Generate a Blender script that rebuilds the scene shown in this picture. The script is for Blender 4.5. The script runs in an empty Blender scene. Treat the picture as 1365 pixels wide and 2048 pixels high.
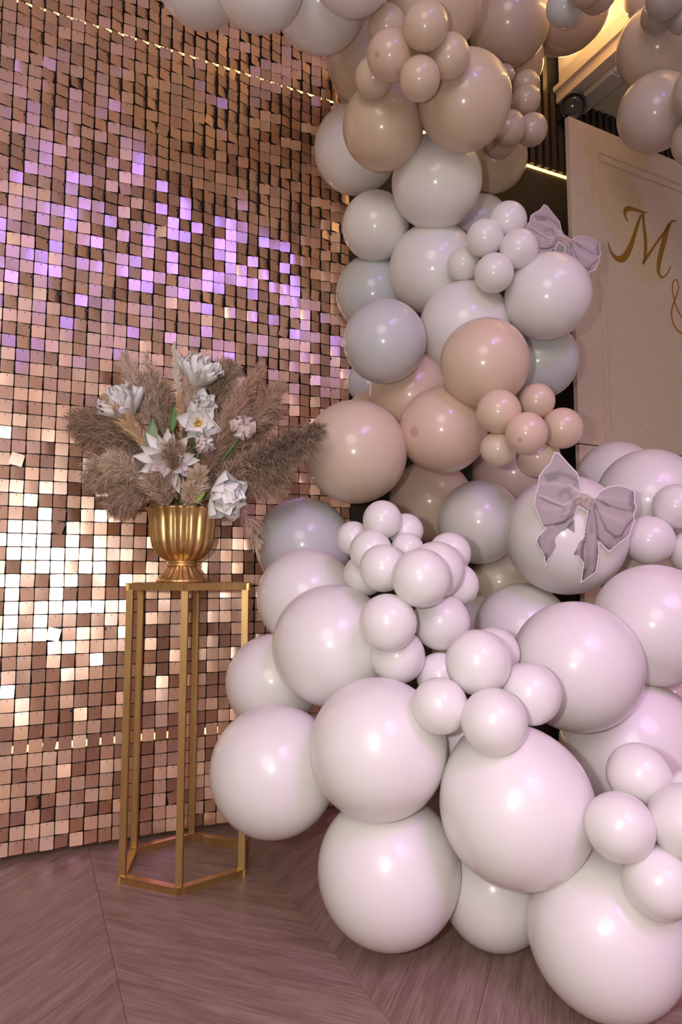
import bpy, bmesh, math, random
import numpy as np
from mathutils import Vector, Matrix, noise
C = bpy.context.scene.collection
S = bpy.context.scene
PI = math.pi
rad = math.radians

# ------------------------------------------------------------------ camera
EYE = Vector((0, 0, .61)); FPX = 1350.; PITCH = math.atan(126 / FPX)
cd = bpy.data.cameras.new('camera'); cam = bpy.data.objects.new('camera', cd); C.objects.link(cam)
cam.location = EYE; cam.rotation_euler = (PI / 2 + PITCH, 0, 0)
cd.sensor_fit = 'VERTICAL'; cd.sensor_height = 36; cd.sensor_width = 24; cd.lens = FPX / 2048 * 36
cd.clip_start = .02
S.camera = cam

# ------------------------------------------------------------------ world, lamps, exposure
wd = bpy.data.worlds.new('world'); S.world = wd; wd.use_nodes = True
bg = wd.node_tree.nodes['Background']
bg.inputs[0].default_value = (.60, .455, .38, 1); bg.inputs[1].default_value = .66
S.view_settings.view_transform = 'Standard'; S.view_settings.look = 'None'
S.view_settings.exposure = 0; S.view_settings.gamma = 1; S.view_settings.use_curve_mapping = False

def lamp(name, kind, loc, target, energy, color, size=.1, spread=None, cone=None):
    l = bpy.data.lights.new(name, kind); o = bpy.data.objects.new(name, l); C.objects.link(o)
    o.location = loc; l.energy = energy; l.color = color
    if kind == 'AREA':
        l.shape = 'DISK'; l.size = size
        if spread: l.spread = spread
    else: l.shadow_soft_size = size
    if kind == 'SPOT': l.spot_size = cone; l.spot_blend = .6
    if target is not None:
        o.rotation_euler = (Vector(target) - Vector(loc)).to_track_quat('-Z', 'Y').to_euler()
    return o
lamp('flash_lamp', 'POINT', (-.10, -.02, .64), None, 20.5, (1, .98, .95), .016)                 # the camera's flash, left of the lens
lamp('fill_lamp', 'AREA', (-.5, -1.7, 1.9), (-.1, 1.4, .9), 24, (1, .93, .88), 1.3)                      # added soft fill behind the camera, lifts flowers and upper parts
lamp('violet_stage_lamp', 'AREA', (.75, -.75, 2.45), (.2, 1.4, 1.0), 8, (.24, .17, 1), .22)    # violet effect lamp behind the photographer
lamp('pink_stage_lamp', 'SPOT', (1.35, -.75, 2.35), (.66, 1.15, .33), 230, (1, .45, 1), .9, cone=rad(31))       # pink wash from the ceiling

# ------------------------------------------------------------------ frames of reference
YAW = rad(65.2); W1 = Vector((math.sin(YAW), math.cos(YAW), 0)); N1 = Vector((-math.cos(YAW), math.sin(YAW), 0))
def wp(w, n, z): return W1 * w + N1 * n + Vector((0, 0, z))       # along the wall, out to the wall, up
M_WALL = Matrix((( W1.x, N1.x, 0, 0), (W1.y, N1.y, 0, 0), (0, 0, 1, 0), (0, 0, 0, 1)))
YAW2 = rad(63.0); W2 = Vector((math.sin(YAW2), math.cos(YAW2), 0)); N2 = Vector((-math.cos(YAW2), math.sin(YAW2), 0))
M_SIGN = Matrix((( W2.x, N2.x, 0, 0), (W2.y, N2.y, 0, 0), (0, 0, 1, 0), (0, 0, 0, 1)))
FW = Vector((0, math.cos(PITCH), math.sin(PITCH))); UP = Vector((0, -math.sin(PITCH), math.cos(PITCH)))
def ray(px, py): return (Vector((1, 0, 0)) * (px - 682.5) / FPX + FW - UP * (py - 1024) / FPX).normalized()
def at(px, py, Y):                                                # the point seen at a pixel of the photograph, at depth Y
    r = ray(px, py); return EYE + r * ((Y - EYE.y) / r.y)

# ------------------------------------------------------------------ materials
def mat(name, col, rough=.5, metal=0, spec=.5, coat=0, coat_rough=.05, emit=None, emit_s=0):
    m = bpy.data.materials.new(name); m.use_nodes = True
    b = m.node_tree.nodes['Principled BSDF']
    b.inputs['Base Color'].default_value = (*col, 1); b.inputs['Roughness'].default_value = rough
    b.inputs['Metallic'].default_value = metal; b.inputs['Specular IOR Level'].default_value = spec
    b.inputs['Coat Weight'].default_value = coat; b.inputs['Coat Roughness'].default_value = coat_rough
    if emit: b.inputs['Emission Color'].default_value = (*emit, 1); b.inputs['Emission Strength'].default_value = emit_s
    return m
def nodes(m): return m.node_tree.nodes, m.node_tree.links, m.node_tree.nodes['Principled BSDF']
def noise_tint(m, c1, c2, scale=(1, 1, 1), nscale=5., detail=6, coord='Object', bump=0, rnd=False, lo=.3, hi=.7):
    N, L, b = nodes(m)
    tc = N.new('ShaderNodeTexCoord'); mp = N.new('ShaderNodeMapping'); mp.inputs['Scale'].default_value = scale
    L.new(tc.outputs[coord], mp.inputs['Vector'])
    if rnd:
        oi = N.new('ShaderNodeObjectInfo'); vm = N.new('ShaderNodeVectorMath'); vm.operation = 'SCALE'; vm.inputs[0].default_value = (17, 31, 7)
        L.new(oi.outputs['Random'], vm.inputs['Scale']); L.new(vm.outputs[0], mp.inputs['Location'])
    nz = N.new('ShaderNodeTexNoise'); nz.inputs['Scale'].default_value = nscale; nz.inputs['Detail'].default_value = detail
    nz.inputs['Roughness'].default_value = .6
    L.new(mp.outputs[0], nz.inputs['Vector'])
    rp = N.new('ShaderNodeValToRGB'); rp.color_ramp.elements[0].position = lo; rp.color_ramp.elements[1].position = hi
    rp.color_ramp.elements[0].color = (*c1, 1); rp.color_ramp.elements[1].color = (*c2, 1)
    L.new(nz.outputs['Fac'], rp.inputs['Fac']); L.new(rp.outputs[0], b.inputs['Base Color'])
    if bump:
        bp = N.new('ShaderNodeBump'); bp.inputs['Strength'].default_value = bump; bp.inputs['Distance'].default_value = .002
        L.new(nz.outputs['Fac'], bp.inputs['Height']); L.new(bp.outputs[0], b.inputs['Normal'])
    return m
def attr_color(m, name='tint'):
    N, L, b = nodes(m); a = N.new('ShaderNodeAttribute'); a.attribute_name = name
    L.new(a.outputs['Color'], b.inputs['Base Color']); return m

FOILS = []
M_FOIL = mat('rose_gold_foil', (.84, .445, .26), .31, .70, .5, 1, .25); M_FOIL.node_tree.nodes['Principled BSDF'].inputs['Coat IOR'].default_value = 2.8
for k_ in (.78, 1.0, 1.16):                                         # tile-to-tile differences in reflected light, put into the foil colour
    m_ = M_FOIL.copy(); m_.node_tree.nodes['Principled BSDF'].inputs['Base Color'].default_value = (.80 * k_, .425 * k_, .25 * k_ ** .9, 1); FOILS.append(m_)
M_HOOK = mat('hook_plastic', (.03, .025, .02), .3)
M_GRID = mat('black_grid_plastic', (.012, .010, .010), .4)
M_GREEN = noise_tint(mat('dark_green_paint', (.05, .045, .03), .6), (.040, .034, .020), (.055, .047, .028), nscale=3)
M_SLAT = noise_tint(mat('dark_slat_wood', (.03, .022, .018), .55), (.022, .015, .011), (.045, .031, .023), (30, 30, 2), 4)
M_FELT = mat('black_felt', (.006, .006, .006), .9)
M_LED = mat('warm_led', (.1, .1, .1), .5, emit=(1, .56, .20), emit_s=3.6)
M_CEIL = noise_tint(mat('cream_ceiling', (.6, .55, .45), .8), (.58, .52, .42), (.64, .58, .47), nscale=2)
M_LIP = mat('cream_gloss_trim', (.62, .55, .50), .45)
M_CASE = mat('grey_casing', (.45, .43, .42), .5)
M_BLACK = mat('black_plastic', (.015, .014, .014), .35)
M_LENS = mat('dark_glass', (.05, .045, .05), .08, spec=.8)
M_BOARD = noise_tint(mat('blush_board_paint', (.6, .46, .38), .7), (.60, .47, .35), (.66, .52, .395), nscale=60, detail=3, bump=.06)
M_SEAM = mat('dark_seam', (.05, .03, .025), .8)
M_GOLDVINYL = mat('gold_vinyl', (.42, .22, .03), .35, .6)
M_GOLD = noise_tint(mat('antique_gold_paint', (.60, .36, .12), .34, .9), (.62, .39, .155), (.78, .53, .24), nscale=60, bump=.03)
M_BRASS = noise_tint(mat('brushed_brass_paint', (.52, .34, .13), .38, .85), (.48, .30, .11), (.62, .41, .17), (1, 1, .2), 40, bump=.08)
M_FLOORB = mat('floor_underlay', (.10, .06, .045), .8)
M_KNOT = mat('latex_neck', (.70, .50, .36), .4)
M_CARD = mat('white_card', (.80, .74, .76), .6)
M_BOWP = attr_color(mat('printed_satin_bow', (.5, .4, .45), .55))
M_STEM = mat('dry_straw_stem', (.48, .36, .20), .7)
M_LEAF = noise_tint(mat('green_leaf', (.1, .25, .06), .5), (.10, .21, .05), (.17, .32, .09), nscale=30)
M_SAGE = noise_tint(mat('sage_leaf', (.25, .35, .2), .55), (.22, .31, .17), (.33, .41, .25), nscale=30)
M_LIME = mat('lime_leaf', (.30, .45, .06), .5)
M_YELLOW = mat('yellow_stamens', (.80, .48, .04), .6)

def latex(name, col, nub=False):
    m = mat(name, col, .42, 0, .45, .55, .15)
    N, L, b = nodes(m)
    if not nub: return m
    tc = N.new('ShaderNodeTexCoord'); sx = N.new('ShaderNodeSeparateXYZ'); L.new(tc.outputs['Object'], sx.inputs[0])
    rp = N.new('ShaderNodeValToRGB')                                # the darker nub of latex at the crown
    rp.color_ramp.elements[0].position = .988; rp.color_ramp.elements[1].position = .998
    rp.color_ramp.elements[0].color = (*col, 1); rp.color_ramp.elements[1].color = (col[0] * .72, col[1] * .62, col[2] * .58, 1)
    L.new(sx.outputs['Z'], rp.inputs['Fac']); L.new(rp.outputs[0], b.inputs['Base Color'])
    return m
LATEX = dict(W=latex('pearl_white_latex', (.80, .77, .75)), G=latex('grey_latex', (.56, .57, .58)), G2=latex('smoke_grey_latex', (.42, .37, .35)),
             S=latex('sand_latex', (.62, .475, .345)), S2=latex('dusky_sand_latex', (.52, .385, .31)), S3=latex('dusky_cream_latex', (.60, .50, .44)),
             T=latex('olive_tan_latex', (.56, .44, .31)), N=latex('nude_latex', (.68, .52, .39)), C=latex('cream_latex', (.68, .545, .42)),
             C2=latex('light_cream_latex', (.72, .63, .52)))
LATEX['Wn'] = latex('pearl_white_latex_nub', (.80, .77, .75), True); LATEX['Sn'] = latex('sand_latex_nub', (.62, .455, .345), True); LATEX['Nn'] = latex('nude_latex_nub', (.69, .505, .395), True)

m = M_PLANK = mat('oak_vinyl', (.25, .15, .11), .42, 0, .4)
N, L, b = nodes(m)
tc = N.new('ShaderNodeTexCoord'); oi = N.new('ShaderNodeObjectInfo')
vm = N.new('ShaderNodeVectorMath'); vm.operation = 'SCALE'; vm.inputs[0].default_value = (3.1, 5.7, 9.3); L.new(oi.outputs['Random'], vm.inputs['Scale'])
ad = N.new('ShaderNodeVectorMath'); L.new(tc.outputs['Object'], ad.inputs[0]); L.new(vm.outputs[0], ad.inputs[1])
mp1 = N.new('ShaderNodeMapping'); mp1.inputs['Scale'].default_value = (3, 26, 1); L.new(ad.outputs[0], mp1.inputs[0])
mp2 = N.new('ShaderNodeMapping'); mp2.inputs['Scale'].default_value = (9, 240, 1); L.new(ad.outputs[0], mp2.inputs[0])
n1 = N.new('ShaderNodeTexNoise'); n1.inputs['Scale'].default_value = 1.6; n1.inputs['Detail'].default_value = 7; n1.inputs['Distortion'].default_value = 1.2; L.new(mp1.outputs[0], n1.inputs['Vector'])
n2 = N.new('ShaderNodeTexNoise'); n2.inputs['Scale'].default_value = 2.2; n2.inputs['Detail'].default_value = 3; L.new(mp2.outputs[0], n2.inputs['Vector'])
r1 = N.new('ShaderNodeValToRGB'); r1.color_ramp.elements[0].position = .32; r1.color_ramp.elements[1].position = .68
r1.color_ramp.elements[0].color = (.235, .150, .122, 1); r1.color_ramp.elements[1].color = (.36, .245, .205, 1); L.new(n1.outputs['Fac'], r1.inputs[0])
r2 = N.new('ShaderNodeValToRGB'); r2.color_ramp.elements[0].position = .36; r2.color_ramp.elements[1].position = .56
r2.color_ramp.elements[0].color = (.72, .70, .70, 1); r2.color_ramp.elements[1].color = (1, 1, 1, 1); L.new(n2.outputs['Fac'], r2.inputs[0])
mx = N.new('ShaderNodeMix'); mx.data_type = 'RGBA'; mx.blend_type = 'MULTIPLY'; mx.inputs['Factor'].default_value = 1
L.new(r1.outputs[0], mx.inputs['A']); L.new(r2.outputs[0], mx.inputs['B']); L.new(mx.outputs['Result'], b.inputs['Base Color'])
bp = N.new('ShaderNodeBump'); bp.inputs['Strength'].default_value = .15; bp.inputs['Distance'].default_value = .001; L.new(n2.outputs['Fac'], bp.inputs['Height']); L.new(bp.outputs[0], b.inputs['Normal'])

# ------------------------------------------------------------------ helpers
def link(name, me, parent=None, mw=None):
    o = bpy.data.objects.new(name, me); C.objects.link(o)
    if parent: o.parent = parent
    if mw is not None: put(o, mw)
    return o
def put(o, mw):                                                    # place in world space, under a parent too
    o.matrix_basis = (o.parent.matrix_basis.inverted() @ mw) if o.parent else mw
def me_from(name, verts, faces, m, smooth=False):
    me = bpy.data.meshes.new(name); me.from_pydata([tuple(v) for v in verts], [], faces)
    for x in (m if isinstance(m, (list, tuple)) else [m]): me.materials.append(x)
    if smooth: me.shade_smooth()
    me.update(); return me
def me_bm(name, bm, m, smooth=False):
    me = bpy.data.meshes.new(name); bmesh.ops.recalc_face_normals(bm, faces=bm.faces[:]); bm.to_mesh(me); bm.free()
    for x in (m if isinstance(m, (list, tuple)) else [m]): me.materials.append(x)
    if smooth: me.shade_smooth()
    return me
def tag(o, label, cat, group=None):
    o['label'] = label; o['category'] = cat
    if group: o['group'] = group
    return o
def thing(name, label, cat, loc=(0, 0, 0), group=None, mw=None):
    o = bpy.data.objects.new(name, None); C.objects.link(o); o.empty_display_size = .05
    o.matrix_basis = mw if mw is not None else Matrix.Translation(loc)
    return tag(o, label, cat, group)
def struct(o): o['kind'] = 'structure'; return o
def add_box(bm, lo, hi, bevel=0):
    r = bmesh.ops.create_cube(bm, size=1)
    for v in r['verts']:
        v.co = Vector([lo[i] + (v.co[i] + .5) * (hi[i] - lo[i]) for i in range(3)])
    if bevel:
        es = list({e for v in r['verts'] for e in v.link_edges})
        bmesh.ops.bevel(bm, geom=es, offset=bevel, segments=2, affect='EDGES', profile=.5)
def box_me(name, lo, hi, m, bevel=0):
    bm = bmesh.new(); add_box(bm, lo, hi, bevel); return me_bm(name, bm, m)
def bar_bm(bm, a, b, w, h=None, up=Vector((0, 0, 1)), bevel=.0012):   # a square tube from a to b
    h = h or w; d = (b - a); ln = d.length; d.normalize()
    s = d.cross(up)
    if s.length < .01: s = Vector((1, 0, 0))
    s.normalize(); u = s.cross(d)
    r = bmesh.ops.create_cube(bm, size=1)
    for v in r['verts']:
        c = v.co.copy(); v.co = a + d * ((c.x + .5) * ln) + s * (c.y * w) + u * (c.z * h)
    if bevel:
        es = list({e for v in r['verts'] for e in v.link_edges}); bmesh.ops.bevel(bm, geom=es, offset=bevel, segments=2, affect='EDGES')
def lathe(profile, seg=48, fn=None):
    vs = []; fs = []
    for i, (r, z) in enumerate(profile):
        for k in range(seg):
            a = 2 * PI * k / seg; rr = r if fn is None else fn(r, z, a, i)
            vs.append((rr * math.cos(a), rr * math.sin(a), z))
    for i in range(len(profile) - 1):
        for k in range(seg):
            fs.append((i * seg + k, i * seg + (k + 1) % seg, (i + 1) * seg + (k + 1) % seg, (i + 1) * seg + k))
    return vs, fs
def tube(pts, radii, seg=6):
    vs = []; fs = []; n = len(pts)
    for i, p in enumerate(pts):
        t = (pts[min(i + 1, n - 1)] - pts[max(i - 1, 0)]).normalized()
        s = t.cross(Vector((.3, .9, .2))).normalized(); u = t.cross(s)
        for k in range(seg):
            a = 2 * PI * k / seg; vs.append(p + (s * math.cos(a) + u * math.sin(a)) * radii[i])
    for i in range(n - 1):
        for k in range(seg): fs.append((i * seg + k, i * seg + (k + 1) % seg, (i + 1) * seg + (k + 1) % seg, (i + 1) * seg + k))
    fs.append(tuple(range(seg))[::-1]); fs.append(tuple((n - 1) * seg + k for k in range(seg)))
    return vs, fs

# ------------------------------------------------------------------ floor of chevron planks
rnd = random.Random(5)
floor = struct(link('floor', box_me('floor', (-2.6, -2.6, -.03), (4.2, 1.72, -.0012), M_FLOORB), mw=M_WALL))
CW, STEP, G = .328, .17, .0003
def plank_me(s):                                                   # one parallelogram plank, its own x along the grain
    ang = s * PI / 4; vs = []
    c0 = [(G, G), (CW - G, s * CW + G), (CW - G, s * CW + STEP - G), (G, STEP - G)]
    if s < 0: c0 = [(G, G), (CW - G, -CW + G), (CW - G, -CW + STEP - G), (G, STEP - G)]
    rot = Matrix.Rotation(-ang, 2)
    top = [rot @ Vector(c) for c in c0]; cen = sum(top, Vector((0, 0))) / 4
    for z, k in ((-.0012, 1), (-.0005, 1), (0, 1 - .003)):
        vs += [(*(cen + (t - cen) * k), z) for t in top]
    fs = [(8, 9, 10, 11)] + [(a + i, a + (i + 1) % 4, b + (i + 1) % 4, b + i) for a, b in ((0, 4), (4, 8)) for i in range(4)]
    return me_from('plank', vs, fs, M_PLANK)
pm = {1: plank_me(1), -1: plank_me(-1)}
for ci in range(-4, 6):
    s = -1 if ci % 2 == 0 else 1
    w0 = .147 + CW * ci
    for k in range(-3, 15):
        n0 = k * STEP + .03 + (CW if s < 0 else 0)
        lo_n, hi_n = (n0 - CW, n0 + STEP) if s < 0 else (n0, n0 + STEP + CW)
        if lo_n > 1.70 or hi_n < .25: continue
        link('plank', pm[s], floor, M_WALL @ Matrix.Translation((w0, n0, 0)) @ Matrix.Rotation(s * PI / 4, 4, 'Z'))

# ------------------------------------------------------------------ wall behind: green panel, LED line, slats, ceiling
WN = 1.72
wall = struct(link('wall_back', box_me('wall_back', (-2.6, WN, 0), (4.2, WN + .12, 2.0), M_GREEN), mw=M_WALL))
up_ = struct(link('wall_back_upper', box_me('wall_back_upper', (-2.6, WN + .012, 2.0), (4.2, WN + .12, 2.75), M_FELT), mw=M_WALL))
led = struct(link('trim_1', box_me('led_line', (-2.6, WN - .004, 2.0), (4.2, WN + .011, 2.008), M_LED), mw=M_WALL))
led2 = struct(link('trim_2', box_me('led_line_low', (-2.6, WN - .003, .213), (1.2, WN + .002, .228), M_LED), mw=M_WALL))
sm1 = box_me('slat', (0, 0, 2.013), (.019, -.022, 2.455), M_SLAT, .001)
sm2 = box_me('slat_short', (0, 0, 2.013), (.019, -.022, 2.298), M_SLAT, .001)
for k in range(46):
    w = 1.28 + k * .032
    link('slat', sm1 if w < 1.60 else sm2, up_, M_WALL @ Matrix.Translation((w, WN + .0119, 0)))
ce = struct(link('ceiling', box_me('ceiling', (-.9, .2, 2.46), (1.64, WN, 2.50), M_CEIL), mw=M_WALL))
sof = struct(link('ceiling_soffit', box_me('soffit', (1.665, .2, 2.30), (4.2, WN + .012, 2.34), M_CEIL), mw=M_WALL))
bm = bmesh.new(); add_box(bm, (1.625, .2, 2.262), (1.665, WN - .012, 2.30)); add_box(bm, (1.64, .2, 2.30), (1.66, WN - .012, 2.46)); add_box(bm, (1.612, .2, 2.30), (1.64, WN - .012, 2.318))
struct(link('trim_3', me_bm('cove_lip', bm, M_LIP), mw=M_WALL))
cl = lamp('cove_led_glow', 'AREA', wp(1.60, 1.25, 2.325), wp(1.42, 1.25, 2.46), 7, (1, .66, .26), .1)
cl.data.shape = 'RECTANGLE'; cl.data.size = .9; cl.data.size_y = .05
cl.location = wp(1.60, 1.22, 2.325)
zz_ = -(W1 * -.8 + Vector((0, 0, .6))); xx_ = N1; yy_ = zz_.cross(xx_)
cl.matrix_world = Matrix((( xx_.x, yy_.x, zz_.x, cl.location.x), (xx_.y, yy_.y, zz_.y, cl.location.y), (xx_.z, yy_.z, zz_.z, cl.location.z), (0, 0, 0, 1)))
# casing screwed to the cove lip
cb = thing('light_casing', 'grey white rectangular casing fixed along the ceiling cove edge', 'light', wp(1.69, 1.60, 2.24))
bm = bmesh.new(); add_box(bm, (1.667, 1.50, 2.24), (1.735, 1.69, 2.2985), .003)
link('body', me_bm('body', bm, M_CASE), cb, M_WALL)
bm = bmesh.new(); add_box(bm, (1.672, 1.486, 2.246), (1.73, 1.499, 2.292), .002)
link('end_cap', me_bm('end_cap', bm, M_LIP), cb, M_WALL)
# round spotlight on the wall
sp = thing('spotlight', 'black round spotlight mounted on the slatted wall above the sign board', 'light', wp(1.64, 1.66, 2.21))
SPW = Matrix.Translation(wp(1.64, 1.645, 2.215)) @ (EYE - wp(1.64, 1.645, 2.215)).to_track_quat('Z', 'Y').to_matrix().to_4x4()
v, f = lathe([(0, -.045), (.028, -.045), (.040, -.035), (.044, 0), (.044, .012), (.038, .016), (.037, .006), (.031, .004), (.0, .004)], 32)
link('housing', me_from('housing', v, f, M_BLACK, True), sp, SPW)
v, f = lathe([(0, .0065), (.017, .0062), (.025, .0048), (.030, .0035)], 28)
link('lens', me_from('lens', v, f, M_LENS, True), sp, SPW)
bm = bmesh.new(); add_box(bm, (1.625, 1.66, 2.19), (1.66, 1.711, 2.24), .003)
link('bracket', me_bm('bracket', bm, M_BLACK), sp, M_WALL)

# ------------------------------------------------------------------ sign board
SN = 1.462; w0, w1_ = 1.553, 2.62
sb = thing('sign_board', 'tall blush sign board with gold script letters and a moulded frame', 'sign', M_SIGN @ Vector((2.1, SN, 0)))
def sobj(name, me, par=sb): return link(name, me, par, M_SIGN)
sobj('upper_board', box_me('upper_board', (w0, SN, 1.006), (w1_, SN + .018, 2.055), M_BOARD, .0015))
sobj('lower_board', box_me('lower_board', (w0, SN, 0), (w1_, SN + .018, 1.003), M_BOARD, .0015))
sobj('seam', box_me('seam', (w0 + .001, SN + .004, 1.0025), (w1_ - .001, SN + .017, 1.0065), M_SEAM))
def moulding(a, b):                                                # a strip with two ridges
    bm = bmesh.new(); d = (b - a).normalized(); s = Vector((d.z, 0, -d.x))
    for off, hw, hh in ((-.013, .0035, .005), (0, .010, .0025), (.013, .0035, .005)):
        bar_bm(bm, a + s * off, b + s * off, hw * 2, hh * 2, up=Vector((0, 1, 0)), bevel=.0014)
    return me_bm('moulding', bm, M_BOARD)
ml, mr, mt, mb_ = 1.677, 2.50, 1.957, .13
for a, b in (((ml, mb_), (ml, 1.004)), ((ml, 1.006), (ml, mt)), ((ml, mt), (mr, mt)), ((mr, mt), (mr, mb_)), ((mr, mb_), (ml, mb_))):
    sobj('moulding', moulding(Vector((a[0], SN, a[1])), Vector((b[0], SN, b[1]))))
def cr(pts, n=10):                                                 # smooth a polyline (w, z, width)
    P = [Vector(p) for p in pts]; P = [2 * P[0] - P[1]] + P + [2 * P[-1] - P[-2]]; out = []
    for i in range(1, len(P) - 2):
        for k in range(n):
            t = k / n; a, b, c, d = P[i - 1:i + 3]
            out.append(.5 * ((2 * b) + (c - a) * t + (2 * a - 5 * b + 4 * c - d) * t * t + (3 * b - a - 3 * c + d) * t ** 3))
    out.append(P[-2]); return out
def stroke(bm, pts, y=SN - .0015):
    P = cr(pts); vs = []
    for i, p in enumerate(P):
        t = P[min(i + 1, len(P) - 1)] - P[max(i - 1, 0)]; n = Vector((-t.y, t.x)).normalized() * max(p.z, .0006) / 2
        vs.append([bm.verts.new((p.x + s * n.x, yy, p.y + s * n.y)) for yy in (y, SN + .001) for s in (-1, 1)])
    for a, b in zip(vs, vs[1:]):
        for i, j in ((0, 1), (0, 2), (1, 3)):
            bm.faces.new((a[i], a[j], b[j], b[i]))
bm = bmesh.new()
stroke(bm, [(1.806, 1.767, .003), (1.793, 1.781, .007), (1.792, 1.797, .013), (1.799, 1.809, .016), (1.812, 1.814, .016), (1.828, 1.817, .012), (1.855, 1.818, .009), (1.880, 1.819, .006), (1.900, 1.822, .003)])
stroke(bm, [(1.880, 1.816, .006), (1.861, 1.791, .009), (1.844, 1.755, .012), (1.829, 1.720, .015), (1.811, 1.683, .019), (1.793, 1.654, .023), (1.774, 1.635, .024), (1.756, 1.628, .021), (1.738, 1.630, .015), (1.723, 1.640, .010), (1.713, 1.655, .006), (1.708, 1.673, .003)])
stroke(bm, [(1.879, 1.815, .009), (1.881, 1.773, .012), (1.885, 1.733, .014), (1.884, 1.692, .014), (1.878, 1.655, .012), (1.867, 1.634, .004)])
stroke(bm, [(1.868, 1.638, .008), (1.890, 1.665, .009), (1.923, 1.706, .008), (1.957, 1.745, .008), (1.990, 1.782, .008), (2.014, 1.809, .009)])
stroke(bm, [(2.045, 1.829, .003), (2.031, 1.826, .006), (2.012, 1.810, .011), (1.993, 1.776, .019), (1.975, 1.732, .021), (1.957, 1.687, .020), (1.946, 1.651, .018), (1.943, 1.628, .014), (1.949, 1.614, .009), (1.962, 1.610, .006), (1.980, 1.621, .005), (1.996, 1.640, .004), (2.008, 1.660, .002)])
sobj('letter_m', me_bm('letter_m', bm, M_GOLDVINYL))
bm = bmesh.new()
stroke(bm, [(2.085, 1.470, .004), (2.051, 1.487, .004), (2.031, 1.512, .005), (2.017, 1.540, .005), (2.010, 1.574, .004), (2.013, 1.600, .004), (2.026, 1.615, .004), (2.038, 1.610, .004), (2.043, 1.592, .004), (2.033, 1.565, .005), (2.015, 1.534, .005), (2.001, 1.501, .006), (2.001, 1.474, .006), (2.011, 1.451, .006), (2.030, 1.435, .006), (2.055, 1.431, .005), (2.085, 1.445, .004), (2.105, 1.475, .003)])
sobj('ampersand', me_bm('ampersand', bm, M_GOLDVINYL))

# ------------------------------------------------------------------ sequin wall
rnd = random.Random(11)
PT = .03; K0, K1 = -7, 27; Z0 = .012; ROWS = 82; SHN = 1.660; WC0 = -.0305
sw = thing('sequin_wall', 'rose gold sequin backdrop wall of square hanging tiles behind the gold plant stand', 'backdrop', wp(.3, SHN, 0))
bm = bmesh.new()
for k in range(K0, K1 + 1):                                        # black grid that carries the tiles
    wc = WC0 + k * PT; add_box(bm, (wc - .0025, SHN + .005, Z0), (wc + .0025, SHN + .007, Z0 + ROWS * PT))
for r in range(ROWS):
    zt = Z0 + (r + 1) * PT - .006; add_box(bm, (WC0 + K0 * PT - .015, SHN + .0035, zt - .003), (WC0 + K1 * PT + .013, SHN + .005, zt + .003))
gd = link('grid_backing', me_bm('grid_backing', bm, M_GRID), sw, M_WALL); gd['kind'] = 'stuff'
A = .01385; CH = .0020
def tile(bow, twist):                                             # one foil tile, hung by its top edge; origin at the hook
    out = []
    for sx, sz, a0 in ((1, 1, 0), (-1, 1, 90), (-1, -1, 180), (1, -1, 270)):
        for q in (0, 45, 90):
            out.append((sx * (A - CH) + CH * math.cos(rad(a0 + q)), sz * (A - CH) + CH * math.sin(rad(a0 + q))))
    def dep(x, z): return bow * (1 - (x / A) ** 2) * .001 + twist * (x / A) * (z / A) * .001
    oz = A - .0035
    ins = [(0, A * .95), (0, .0), (0, -A * .95), (A * .5, A * .95), (A * .5, 0), (A * .5, -A * .95), (-A * .5, A * .95), (-A * .5, 0), (-A * .5, -A * .95)]
    # strips across the width keep the bow smooth
    xs = [-A, -A + CH * .3, -A + CH, -A * .4, 0, A * .4, A - CH, A - CH * .3, A]; top = []; bot = []
    for x in xs:
        e = max(0, abs(x) - (A - CH)); h = A - CH + math.sqrt(max(0, CH * CH - e * e))
        top.append(h)
    vs = []; fs = []; ms = []
    for x, h in zip(xs, top): vs += [(x, -dep(x, h), h - oz), (x, -dep(x, 0), -oz), (x, -dep(x, -h), -h - oz)]
    for i in range(len(xs) - 1):
        a = i * 3; fs += [(a, a + 1, a + 4, a + 3), (a + 1, a + 2, a + 5, a + 4)]; ms += [0, 0]
    k = len(vs); y = -dep(0, oz) - .0006
    vs += [(.0011 * math.cos(q * PI / 3), y, .0016 * math.sin(q * PI / 3)) for q in range(6)]; fs.append(tuple(range(k, k + 6))); ms.append(1)
    return vs, fs, ms
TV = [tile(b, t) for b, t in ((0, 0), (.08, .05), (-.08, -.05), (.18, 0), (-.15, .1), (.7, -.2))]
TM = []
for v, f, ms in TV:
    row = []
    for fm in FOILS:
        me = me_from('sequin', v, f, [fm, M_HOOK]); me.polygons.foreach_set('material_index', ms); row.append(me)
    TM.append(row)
tiles = []
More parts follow.
